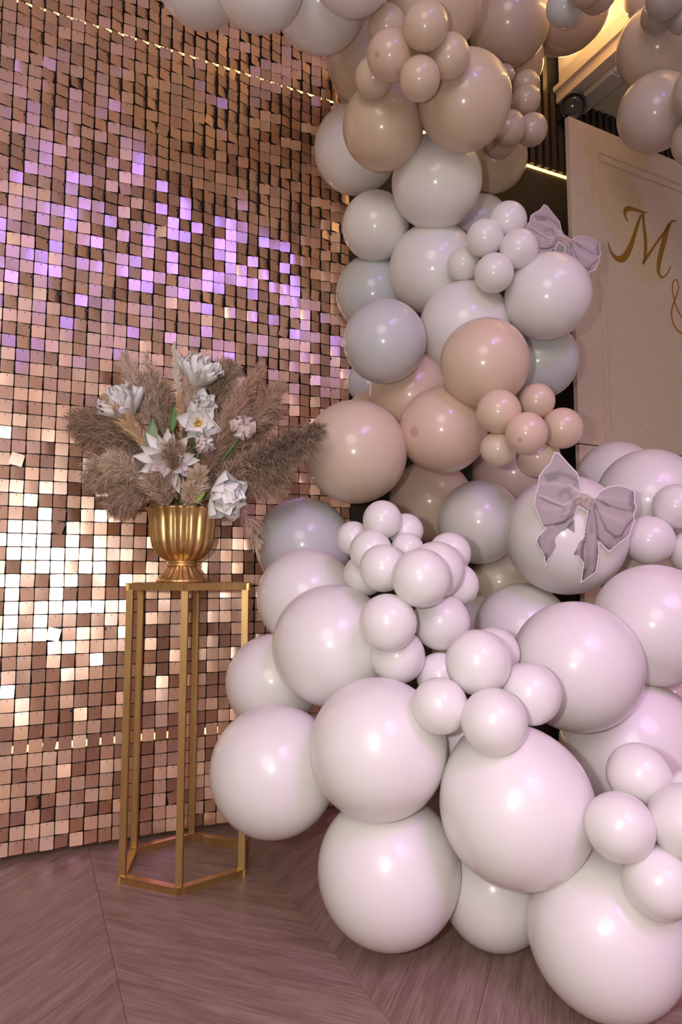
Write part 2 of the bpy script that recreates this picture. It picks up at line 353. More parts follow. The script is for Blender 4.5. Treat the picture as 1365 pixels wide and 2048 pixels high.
for k in range(K0, K1 + 1):
    for r in range(ROWS):
        wc, zc = WC0 + k * PT, Z0 + (r + 1) * PT - .0035 - .0007
        p = wp(wc, SHN, zc)
        q = Vector((k * .16, r * .11, 3.7))
        reg = noise.noise(q); reg2 = noise.noise(Vector((k * .3, r * .3, 9.1)))
        up_amt = max(0, min(1, (zc - .9) / .6))
        # each tile hangs a little differently; the higher ones more so
        face = -math.degrees(math.atan((wc + .0) / 1.66)) * .55; pit = rnd.gauss(.6, 2.7)
        if rnd.random() < .62 - .22 * up_amt: yaw = rnd.gauss(face, 2.0); pit = rnd.gauss(math.degrees(math.atan((zc - .63) / 1.66)) * .36 * (zc < 1.1) + 2.5 * (zc >= 1.1), 1.8)
        else: yaw = rnd.gauss(7 + 9 * up_amt, 4)
        yaw += 4 * reg + 2 * reg2
        if rnd.random() < .015: yaw += rnd.choice((-1, 1)) * 18
        roll = rnd.gauss(0, 1.1)
        if rnd.random() < .008: roll += rnd.choice((-1, 1)) * 12
        mw = M_WALL @ Matrix.Translation((wc, SHN, zc)) @ Matrix.Rotation(rad(yaw), 4, 'Z') @ Matrix.Rotation(rad(pit), 4, 'X') @ Matrix.Rotation(rad(roll), 4, 'Y')
        vi = rnd.choice((0, 0, 0, 1, 2, 3, 4)) if abs(yaw) < 9 else rnd.choice((0, 1, 3, 4, 5))
        d = (p - EYE).length; r_ = p - EYE; zf = r_.dot(FW); px = 682.5 + FPX * r_.x / zf; py = 1024 - FPX * r_.dot(UP) / zf
        vis = -5 < px < 700 and -10 < py < 1720
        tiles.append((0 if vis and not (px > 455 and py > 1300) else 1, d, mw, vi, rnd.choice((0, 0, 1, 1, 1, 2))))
tiles.sort(key=lambda t: t[:2])
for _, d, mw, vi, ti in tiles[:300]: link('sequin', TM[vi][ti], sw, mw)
VV = []; FF = []; MI = []; n0 = 0
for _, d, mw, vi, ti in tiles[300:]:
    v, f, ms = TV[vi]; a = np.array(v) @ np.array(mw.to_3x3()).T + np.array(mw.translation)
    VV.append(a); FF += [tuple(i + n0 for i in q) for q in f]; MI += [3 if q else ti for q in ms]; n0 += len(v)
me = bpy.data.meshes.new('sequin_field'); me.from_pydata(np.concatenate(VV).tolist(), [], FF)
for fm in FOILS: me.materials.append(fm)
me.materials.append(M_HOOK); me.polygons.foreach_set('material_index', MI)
o = link('sequin_field', me, sw, Matrix()); o['kind'] = 'stuff'

# ------------------------------------------------------------------ gold stand
SC = Vector((-.329, 1.493, 0)); SH = .5935; SR = .1365; TB = .0135
st = thing('plant_stand', 'tall gold hexagonal metal frame stand carrying the vase', 'stand', SC)
hexv = [SC + Vector((SR * math.cos(rad(-82.6 + 60 * i)), SR * math.sin(rad(-82.6 + 60 * i)), 0)) for i in range(6)]
def up_z(v, z): return Vector((v.x, v.y, z))
for i in range(6):
    a, b = hexv[i], hexv[(i + 1) % 6]
    bm = bmesh.new(); bar_bm(bm, up_z(a, TB), up_z(a, SH - TB), TB); o = link('leg', me_bm('leg', bm, M_BRASS), st)
    for nm, z in (('base_bar', TB / 2), ('top_bar', SH - TB / 2 - .001)):
        bm = bmesh.new(); e = (b - a).normalized() * TB * .48; bar_bm(bm, up_z(a, z) - e, up_z(b, z) + e, TB); link(nm, me_bm(nm, bm, M_BRASS), st)
    bm = bmesh.new(); bmesh.ops.create_icosphere(bm, subdivisions=2, radius=.0075, matrix=Matrix.Translation(up_z(a, TB + .001)) @ Matrix.Diagonal((1, 1, .6, 1)))
    link('weld', me_bm('weld', bm, M_BRASS, True), st)
ov = [SC + (v - SC) * ((SR + .0065) / SR) for v in hexv]
vs = [up_z(v, SH - .0012) for v in ov] + [up_z(v, SH) for v in ov]
link('top_plate', me_from('top_plate', vs, [(0, 1, 2, 3, 4, 5)[::-1], (6, 7, 8, 9, 10, 11)] + [(i, (i + 1) % 6, 6 + (i + 1) % 6, 6 + i) for i in range(6)], M_BRASS), st)
for o in st.children: put(o, Matrix())

# ------------------------------------------------------------------ vase
VC = Vector((-.3515, 1.495, SH))
va = thing('vase', 'gold fluted urn vase on the hexagonal stand, filled with pampas grass', 'vase', VC)
NF = 18
def flute(amp):
    def g(r, z, a, i): return r * (1 + amp[i] * (abs(math.cos(a * NF / 2)) - .6))
    return g
prof = [(.0, .046), (.030, .046), (.036, .049), (.047, .056), (.056, .066), (.0625, .078), (.066, .092), (.0675, .106), (.0690, .122), (.0705, .138), (.0730, .150), (.0770, .159), (.0785, .1625), (.0765, .1635), (.070, .155), (.066, .135), (.062, .11), (.0, .10)]
am = [0, .0, .05, .09, .10, .10, .10, .10, .10, .09, .08, .07, .06, .06, .04, .03, 0, 0]
v, f = lathe(prof, NF * 8, flute(am)); link('bowl', me_from('bowl', v, f, M_GOLD, True), va)
v, f = lathe([(.030, .034), (.0335, .0355), (.0345, .038), (.0325, .0405), (.0315, .042), (.0330, .0435), (.0335, .046), (.031, .048)], 64); link('collar', me_from('collar', v, f, M_GOLD, True), va)
prof = [(0, 0), (.0535, 0), (.0545, .003), (.0535, .0065), (.050, .009), (.046, .013), (.040, .020), (.0345, .028), (.0315, .034), (.030, .036), (0, .036)]
v, f = lathe(prof, NF * 8, flute([0, .0, .01, .02, .05, .11, .13, .11, .04, 0, 0])); link('foot', me_from('foot', v, f, M_GOLD, True), va)

# ------------------------------------------------------------------ pampas plumes
VY = 1.495
def plume_mat(name, c1, c2):
    m = mat(name, c1, .8, 0, .2); N, L, b = nodes(m); a = N.new('ShaderNodeAttribute'); a.attribute_name = 'tint'
    mx = N.new('ShaderNodeMix'); mx.data_type = 'RGBA'; mx.inputs['A'].default_value = (*c1, 1); mx.inputs['B'].default_value = (*c2, 1)
    L.new(a.outputs['Fac'], mx.inputs['Factor']); L.new(mx.outputs['Result'], b.inputs['Base Color']); return m
PM = dict(brown=plume_mat('brown_pampas', (0.313, 0.202, 0.140), (0.651, 0.481, 0.349)), taupe=plume_mat('taupe_pampas', (0.426, 0.298, 0.214), (0.801, 0.632, 0.478)),
          beige=plume_mat('beige_pampas', (0.626, 0.481, 0.343), (0.950, 0.797, 0.612)), rose=plume_mat('rose_tan_pampas', (0.451, 0.278, 0.196), (0.777, 0.569, 0.428)),
          pink=plume_mat('pink_beige_pampas', (0.651, 0.468, 0.367), (0.950, 0.797, 0.661)), cream=plume_mat('cream_pampas', (0.877, 0.772, 0.588), (0.950, 0.900, 0.850)),
          tan=plume_mat('tan_bunny_tail', (0.651, 0.455, 0.257), (0.902, 0.670, 0.428)), dark=plume_mat('dark_brown_pampas', (0.213, 0.146, 0.104), (0.526, 0.392, 0.288)))
def bez(P, t):
    P = [np.array(p) for p in P]; t = t[:, None]
    if len(P) == 3: return (1 - t) ** 2 * P[0] + 2 * t * (1 - t) * P[1] + t ** 2 * P[2]
    return (1 - t) ** 3 * P[0] + 3 * t * (1 - t) ** 2 * P[1] + 3 * t * t * (1 - t) * P[2] + t ** 3 * P[3]
nprng = np.random.default_rng(4)
def plume(label, pts, kind, t0=.35, width=.035, n=2600, lean=.8, droop=.3, slen=1., thick=.00055, tipw=.25):
    """pts: (px, py, depth offset) of base, bends and tip; strands spring from the stem from t0 to the tip"""
    n = int(n * 1.45); width *= 1.38; thick *= 1.2
    P = [at(x, y, VY + dy) for x, y, dy in pts]; base = P[0]
    root = thing('pampas_plume', label, 'dried grass', base, 'dried pampas plumes in the gold vase')
    tt = np.linspace(0, 1, 14); c = [Vector(p) for p in bez(P, tt)]
    v, f = tube([p - base for p in c], [.0016 * (1 - .7 * t) for t in tt], 5)
    link('stem', me_from('stem', v, f, M_STEM, True), root)
    per = 14; m = n // per; n = m * per                             # side branches, each with its own strands
    R3 = lambda k: nprng.normal(size=(k, 3))
    t = t0 + (1 - t0) * nprng.random(m) ** .9
    e = 1e-3; p = bez(P, t); tan = bez(P, np.minimum(t + e, 1.0)) - bez(P, t - e); tan /= np.linalg.norm(tan, axis=1)[:, None]
    rr = R3(m); rr -= (rr * tan).sum(1)[:, None] * tan; rr /= np.linalg.norm(rr, axis=1)[:, None]
    s = (t - t0) / (1 - t0); prof = np.sin(np.pi * np.clip(s * .80 + .16, 0, 1)) ** .7 * (1 - s) ** .25 + tipw * s
    ln = width * prof * slen * (.40 + .85 * nprng.random(m))
    g = np.array([0, 0, -1.])
    bd_ = tan * lean + rr * (.55 + .45 * nprng.random(m))[:, None]; bd_ /= np.linalg.norm(bd_, axis=1)[:, None]
    be_ = bd_ + g * droop * .8 + R3(m) * .22; be_ /= np.linalg.norm(be_, axis=1)[:, None]
    rep = lambda q: np.repeat(q, per, axis=0)
    f_ = nprng.random(n) ** .8 * .62                                # where along its side branch a strand starts
    L0 = rep(ln); p = rep(p) + rep(bd_) * (L0 * f_)[:, None] + rep(be_ - bd_) * (L0 * f_ * f_ * .5)[:, None]
    tint0 = rep(nprng.random(m))
    ln = L0 * (1 - f_ * .75) * (.35 + .65 * nprng.random(n))
    d1 = rep(bd_) + R3(n) * .30; d1 /= np.linalg.norm(d1, axis=1)[:, None]
    d2 = rep(be_) + g * droop * .5 + R3(n) * .30; d2 /= np.linalg.norm(d2, axis=1)[:, None]
    d3 = d2 + g * droop + R3(n) * .32; d3 /= np.linalg.norm(d3, axis=1)[:, None]
    a = p; b = a + d1 * (ln * .4)[:, None]; cpt = b + d2 * (ln * .35)[:, None]; tip = cpt + d3 * (ln * .3)[:, None]
    sd = np.cross(d1, nprng.normal(size=(n, 3))); sd /= np.linalg.norm(sd, axis=1)[:, None]
    h = sd * (thick * (.6 + .8 * nprng.random(n)))[:, None]
    V = np.stack([a - h * .6, a + h * .6, b - h, b + h, cpt - h * .8, cpt + h * .8, tip], 1).reshape(-1, 3) - np.array(base)
    q = np.arange(n) * 7
    quads = np.concatenate([np.stack([q, q + 1, q + 3, q + 2], 1), np.stack([q + 2, q + 3, q + 5, q + 4], 1)])
    tris = np.stack([q + 4, q + 5, q + 6], 1)
    me = bpy.data.meshes.new('fluff'); me.vertices.add(len(V)); me.vertices.foreach_set('co', V.ravel())
    nl = quads.size + tris.size; me.loops.add(nl); me.loops.foreach_set('vertex_index', np.concatenate([quads.ravel(), tris.ravel()]))
    me.polygons.add(len(quads) + len(tris))
    me.polygons.foreach_set('loop_start', np.concatenate([np.arange(len(quads)) * 4, quads.size + np.arange(len(tris)) * 3]))
    me.update(calc_edges=True); me.validate()
    at_ = me.attributes.new('tint', 'FLOAT', 'POINT')
    tint = np.clip(np.repeat(nprng.random(n) * .35 + tint0 * .45, 7) + np.tile([0, 0, .1, .1, .2, .2, .3], n) , 0, 1)
    at_.data.foreach_set('value', tint.astype(np.float32))
    me.materials.append(PM[kind]); o = link('fluff', me, root); o['kind'] = 'stuff'
    return root
BZ = 1012
plume('dark brown bushy pampas plume arching out farthest from the balloons', [(345, BZ, 0), (300, 900, -.02), (235, 865, -.03), (150, 842, -.02)], 'brown', .22, .060, 6500, .7, .45)
plume('taupe pampas plume drooping low on the outer side of the vase', [(335, BZ, -.03), (290, 930, -.05), (230, 925, -.06), (178, 960, -.05)], 'taupe', .25, .050, 4200, .7, .5)
plume('pale beige soft pampas tuft low in front of the brown plume', [(330, BZ, -.04), (285, 950, -.07), (245, 935, -.08), (212, 925, -.08)], 'beige', .35, .034, 2600, .8, .3)
plume('brown pampas plume hanging just above the vase rim, away from the balloons', [(335, BZ, -.05), (300, 975, -.07), (262, 985, -.08), (222, 1015, -.07)], 'brown', .2, .042, 3200, .7, .5)
plume('feathery pink beige pampas plume rising behind the outer white peony', [(350, BZ, .02), (322, 900, .03), (290, 800, .03), (247, 712, .02)], 'pink', .5, .034, 1500, 1.6, .05, 1.3, .0005)
plume('thin pink beige pampas spray beside the feathery one, leaning up', [(352, BZ, .03), (330, 880, .04), (312, 800, .04), (292, 710, .03)], 'pink', .5, .024, 1000, 1.6, .05, 1.3, .0005)
plume('smooth tan pampas fan spreading over the outer white peony', [(335, 960, -.05), (300, 900, -.06), (262, 850, -.06), (215, 800, -.05)], 'tan', .3, .026, 1700, 2.2, -.05, 1.5, .0005)
plume('brown pampas plume at the back between the peonies', [(360, BZ, .04), (345, 900, .05), (325, 800, .05), (300, 755, .05)], 'taupe', .45, .045, 2800, .9, .2)
plume('cream white slim pampas plume standing tallest in the vase', [(365, BZ, -.02), (366, 900, -.03), (357, 790, -.03), (349, 690, -.03)], 'cream', .58, .0125, 2400, 1.6, .0, 1., .0005, .5)
plume('tan bunny tail grass head below the tall cream plume', [(366, BZ, -.04), (368, 930, -.05), (365, 860, -.05), (358, 792, -.05)], 'tan', .66, .014, 2000, 1.4, .0, .9, .0005, .5)
plume('pink beige pampas plume beside the highest white peony', [(372, BZ, 0), (378, 900, -.01), (382, 800, -.01), (383, 712, 0)], 'pink', .5, .032, 1800, 1.5, .05, 1.1)
plume('bushy taupe pampas plume behind the highest peony', [(385, BZ, .04), (395, 900, .06), (425, 800, .06), (462, 735, .05)], 'taupe', .4, .056, 5200, 1.0, .15)
plume('fine rosy tan pampas plume slanting towards the balloons', [(385, BZ, -.05), (410, 930, -.06), (455, 840, -.06), (520, 740, -.05)], 'rose', .22, .040, 4200, 2.0, .03, 1.3, .00045)
plume('second rosy tan pampas plume beneath the slanting one', [(390, BZ, -.03), (425, 930, -.03), (480, 860, -.03), (560, 775, -.02)], 'rose', .35, .045, 3200, 1.5, .1, 1.2, .0005)
plume('brown pampas plume at the back with curling end near the balloons', [(395, BZ, .02), (440, 920, .03), (505, 840, .03), (545, 800, .02)], 'brown', .35, .055, 4200, .8, .4)
plume('long dark brown pampas plume touching the biggest cream balloon', [(395, BZ, -.01), (455, 950, -.05), (540, 920, -.10), (640, 858, -.15)], 'dark', .38, .046, 5200, .8, .3)
plume('grey taupe pampas plume below the long dark one', [(395, BZ, -.03), (440, 960, -.05), (510, 925, -.07), (590, 915, -.09)], 'taupe', .25, .050, 4800, .8, .4)
plume('brown pampas plume drooping beneath the dark plume', [(395, BZ, -.02), (450, 965, -.04), (510, 955, -.06), (570, 975, -.07)], 'brown', .3, .042, 3000, .8, .5)
plume('sparse thin grass spray trailing down beside the grey balloon', [(410, BZ, -.02), (450, 985, -.04), (490, 1010, -.05), (516, 1085, -.05)], 'taupe', .4, .035, 360, 1.8, .5, 1.3, .0005)
plume('short beige tuft in front of the vase rim', [(370, 1020, -.08), (378, 1000, -.09), (388, 970, -.10), (402, 935, -.10)], 'beige', .1, .030, 2600, .9, .1)
plume('second short beige brown tuft over the vase rim', [(340, 1018, -.08), (335, 1000, -.09), (325, 975, -.10), (300, 950, -.10)], 'taupe', .1, .036, 3000, .9, .2)
plume('brown tuft rising through the middle of the bouquet', [(360, BZ, -.02), (365, 980, -.03), (370, 940, -.03), (378, 880, -.02)], 'brown', .2, .050, 3600, .9, .3)
plume('brown tuft covering the heart of the pointed white dahlia', [(350, 990, -.06), (349, 960, -.10), (347, 925, -.115), (346, 890, -.105)], 'brown', .5, .028, 1700, .8, .2)
plume('taupe tuft deep among the stems behind the rose', [(385, BZ, -.02), (400, 985, -.03), (430, 950, -.03), (460, 900, -.02)], 'brown', .25, .05, 3600, .9, .3)
plume('shadowed taupe tuft deep among the stems behind the dahlia', [(345, BZ, -.01), (335, 980, -.02), (310, 930, -.02), (290, 890, -.01)], 'brown', .25, .05, 3600, .9, .3)

# ------------------------------------------------------------------ flowers
def glow_through(m, fac):                                          # thin petals and straw let some light through
    N, L, b = nodes(m); t = N.new('ShaderNodeBsdfTranslucent'); mxs = N.new('ShaderNodeMixShader'); mxs.inputs[0].default_value = fac
    src = b.inputs['Base Color'].links[0].from_socket; L.new(src, t.inputs['Color'])
    out = N['Material Output']; L.new(b.outputs[0], mxs.inputs[1]); L.new(t.outputs[0], mxs.inputs[2]); L.new(mxs.outputs[0], out.inputs[0]); return m
for m_ in PM.values(): glow_through(m_, .12)
def petal_me(name, ln, wd, cup, curl, m, tipf=.0, ruffle=0, seed=0, nu=7, nv=6):
    r = random.Random(seed); vs = []; fs = []
    for i in range(nu + 1):
        u = i / nu; w = wd * (math.sin(PI * min(1, u * .86 + .10)) ** .7) * (1 - tipf * u ** 3)
        if tipf > .6: w = wd * math.sin(PI * (u * .93 + .04)) ** .8
        for j in range(nv + 1):
            x = j / nv * 2 - 1
            rf = ruffle * (u ** 2) * (math.sin(x * 9 + seed) + .6 * math.sin(x * 17 + 2 * seed)) * .5
            vs.append((x * w / 2, u * ln + rf * ln * .25 - abs(x) ** 2 * ln * .05, cup * (x * x) * wd * .5 + curl * u * u * ln + rf * ln * .5 + r.uniform(-1, 1) * .012 * ln))
    for i in range(nu):
        for j in range(nv):
            a = i * (nv + 1) + j; fs.append((a, a + 1, a + nv + 2, a + nv + 1))
    return me_from(name, vs, fs, m, True)
def petal_mat(name, c1, c2): return noise_tint(mat(name, c1, .55, 0, .35), c1, c2, nscale=60, lo=.35, hi=.65)
P_W = petal_mat('white_petal', (.92, .90, .87), (.97, .96, .94)); P_P = petal_mat('blush_petal', (.66, .50, .46), (.82, .70, .66)); P_LP = petal_mat('pale_blush_petal', (.78, .68, .66), (.88, .82, .81))

FS = 1.36
def flower(name, label, pos, face, rings, roll=0, heart=None, group='artificial flowers in the gold vase', stem_to=None, cat='flower'):
    """rings: (count, tilt from the face plane in degrees, start radius, petal meshes, lift, offset)"""
    mw = Matrix.Translation(pos) @ face.to_track_quat('Z', 'Y').to_matrix().to_4x4() @ Matrix.Rotation(rad(roll), 4, 'Z') @ Matrix.Scale(FS, 4)
    o = thing(name, label, cat, group=group, mw=mw); r = random.Random(hash_(label))
    for n, tilt, r0, ms, lift, off in rings:
        for k in range(n):
            a = 2 * PI * k / n + off + r.uniform(-.14, .14)
            lm = Matrix.Rotation(a, 4, 'Z') @ Matrix.Translation((0, r0, lift)) @ Matrix.Rotation(rad(tilt + r.uniform(-9, 9)), 4, 'X') @ Matrix.Rotation(rad(r.uniform(-12, 12)), 4, 'Y')
            q = link('petal', r.choice(ms), o); q.matrix_local = lm
    if heart:
        me = heart(); q = link('heart', me, o)
    if stem_to is not None:
        inv = mw.inverted(); a = inv @ stem_to; v, f = tube([Vector((0, 0, -.002)), Vector((a.x * .3, a.y * .3, -.03)), a], [.002, .0022, .0022], 6)
        link('stem', me_from('flower_stem', v, f, M_LEAF, True), o)
    return o
def hash_(s): return sum((i + 1) * ord(ch) for i, ch in enumerate(s))
def stamens():
    bm = bmesh.new(); r = random.Random(3)
    for k in range(34):
        a = r.uniform(0, 2 * PI); q = r.uniform(0, .0085)
        bmesh.ops.create_icosphere(bm, subdivisions=1, radius=.0014, matrix=Matrix.Translation((q * math.cos(a), q * math.sin(a), .004 + r.uniform(0, .006))))
    return me_bm('heart', bm, M_YELLOW, True)
def bud():
    bm = bmesh.new(); bmesh.ops.create_icosphere(bm, subdivisions=2, radius=.006, matrix=Matrix.Translation((0, 0, .004))); return me_bm('heart', bm, P_LP, True)
TOCAM = lambda p: (EYE - p).normalized()
rim = VC + Vector((0, 0, .15))
# pointed dahlia in front
dp = [petal_me('petal', .044, .017, .5, .10, P_W, .9, 0, s) for s in range(3)]; dpp = [petal_me('petal', .040, .017, .5, .15, P_LP, .9, 0, 7)]
p = at(337, 922, VY - .085)
flower('dahlia', 'white dahlia with long pointed petals and a brown tuft over its heart', p, TOCAM(p) + Vector((-.1, 0, -.05)),
       [(9, 12, .010, dp, 0, 0), (8, 28, .008, dp + dpp, .002, .35), (6, 48, .006, dpp, .003, 0)], 0, bud, stem_to=rim)
# white flower with yellow heart
pp_ = [petal_me('petal', .032, .026, .55, .25, P_W, .2, .35, s, 8, 8) for s in range(4)]
p = at(396, 848, VY - .075)
flower('anemone', 'white open flower with a yellow heart in the middle of the bouquet', p, TOCAM(p) + Vector((.1, 0, .15)), [(6, 18, .006, pp_, 0, 0), (5, 42, .005, pp_, .002, .5)], 20, stamens, stem_to=rim)
cp = [petal_me('petal', .024, .020, .7, .35, P_W, .1, .6, s, 8, 8) for s in range(4)]
p = at(404, 812, VY - .065)
flower('carnation', 'white crumpled flower directly above the yellow hearted one', p, TOCAM(p) + Vector((.2, 0, .4)), [(7, 25, .003, cp, 0, 0), (6, 48, .003, cp, .002, .4), (5, 70, .002, cp, .003, .1)], 0, bud, stem_to=rim)
rp_ = [petal_me('petal', .022, .022, .9, .45, P_LP, .1, .25, s) for s in range(3)] + [petal_me('petal', .022, .022, .9, .45, P_P, .1, .25, 5)]
p = at(402, 893, VY - .085)
flower('peony', 'blush crumpled peony under the yellow hearted flower', p, TOCAM(p) + Vector((.3, 0, .15)), [(7, 32, .004, rp_, 0, 0), (6, 55, .004, rp_, .002, .4), (4, 76, .002, rp_, .003, .1)], 0, bud, stem_to=rim)
# the outer and the highest peony, seen from the side
bp_ = [petal_me('petal', .052, .030, .5, .10, P_W, .1, .30, s, 9, 8) for s in range(5)]
p = at(262, 836, VY - .015)
flower('peony', 'large white peony on the outer side, partly behind a tan pampas fan', p, (Vector((-.45, -.45, .75))), [(8, 30, .006, bp_, 0, 0), (7, 50, .005, bp_, .002, .4), (5, 70, .003, bp_, .004, .2)], 0, bud, stem_to=rim)
p = at(390, 775, VY + .0)
flower('peony', 'large white peony highest in the bouquet, beside the tall cream plume', p, (Vector((.42, -.35, .85))), [(8, 42, .006, bp_, 0, 0), (7, 58, .005, bp_, .002, .4), (5, 75, .003, bp_, .004, .2)], 0, bud, stem_to=rim)
# roses
rs = [petal_me('petal', .026, .030, .9, .30, P_P, 0, .12, s) for s in range(3)]
p = at(484, 868, VY - .075)
flower('rose', 'small dusty pink rose half hidden between rosy pampas', p, TOCAM(p) + Vector((.1, 0, .5)), [(6, 35, .006, rs, 0, 0), (5, 55, .005, rs, .002, .5), (4, 72, .003, rs, .004, .2), (3, 85, .002, rs, .005, 0)], 0, bud, stem_to=rim)
rw = [petal_me('petal', .046, .040, .8, .22, P_W, 0, .12, s, 8, 7) for s in range(4)]
p = at(436, 985, VY - .095)
flower('rose', 'large white rose hanging over the vase rim towards the balloons', p, Vector((.55, -.62, -.30)), [(6, 38, .008, rw, -.004, 0), (6, 55, .006, rw, 0, .5), (5, 70, .004, rw, .004, .2), (4, 83, .003, rw, .006, 0)], 15, bud, stem_to=rim)
def leaf(label, a, b, wd, m, dy):
    A_, B_ = at(a[0], a[1], VY + dy), at(b[0], b[1], VY + dy); d = B_ - A_; ln = d.length
    z = TOCAM(A_); x = d.normalized().cross(z).normalized(); z = x.cross(d.normalized())
    mw = Matrix((( x.x, d.normalized().x, z.x, A_.x), (x.y, d.normalized().y, z.y, A_.y), (x.z, d.normalized().z, z.z, A_.z), (0, 0, 0, 1)))
    o = link('leaf', petal_me('leaf', ln, wd, .25, .12, m, .75, 0, 3), mw=mw); tag(o, label, 'leaf', 'green leaves in the bouquet')
leaf('pale sage green broad leaf next to the pointed dahlia', (300, 905), (306, 838), .028, M_SAGE, -.06)
leaf('dark green leaf under the tan bunny tail', (344, 862), (350, 808), .017, M_LEAF, -.03)
leaf('narrow lime green leaf at the stem of the hanging rose', (392, 1004), (412, 982), .008, M_LIME, -.10)
leaf('small lime green leaf touching the vase rim below the hanging rose', (424, 996), (428, 1022), .012, M_LIME, -.105)

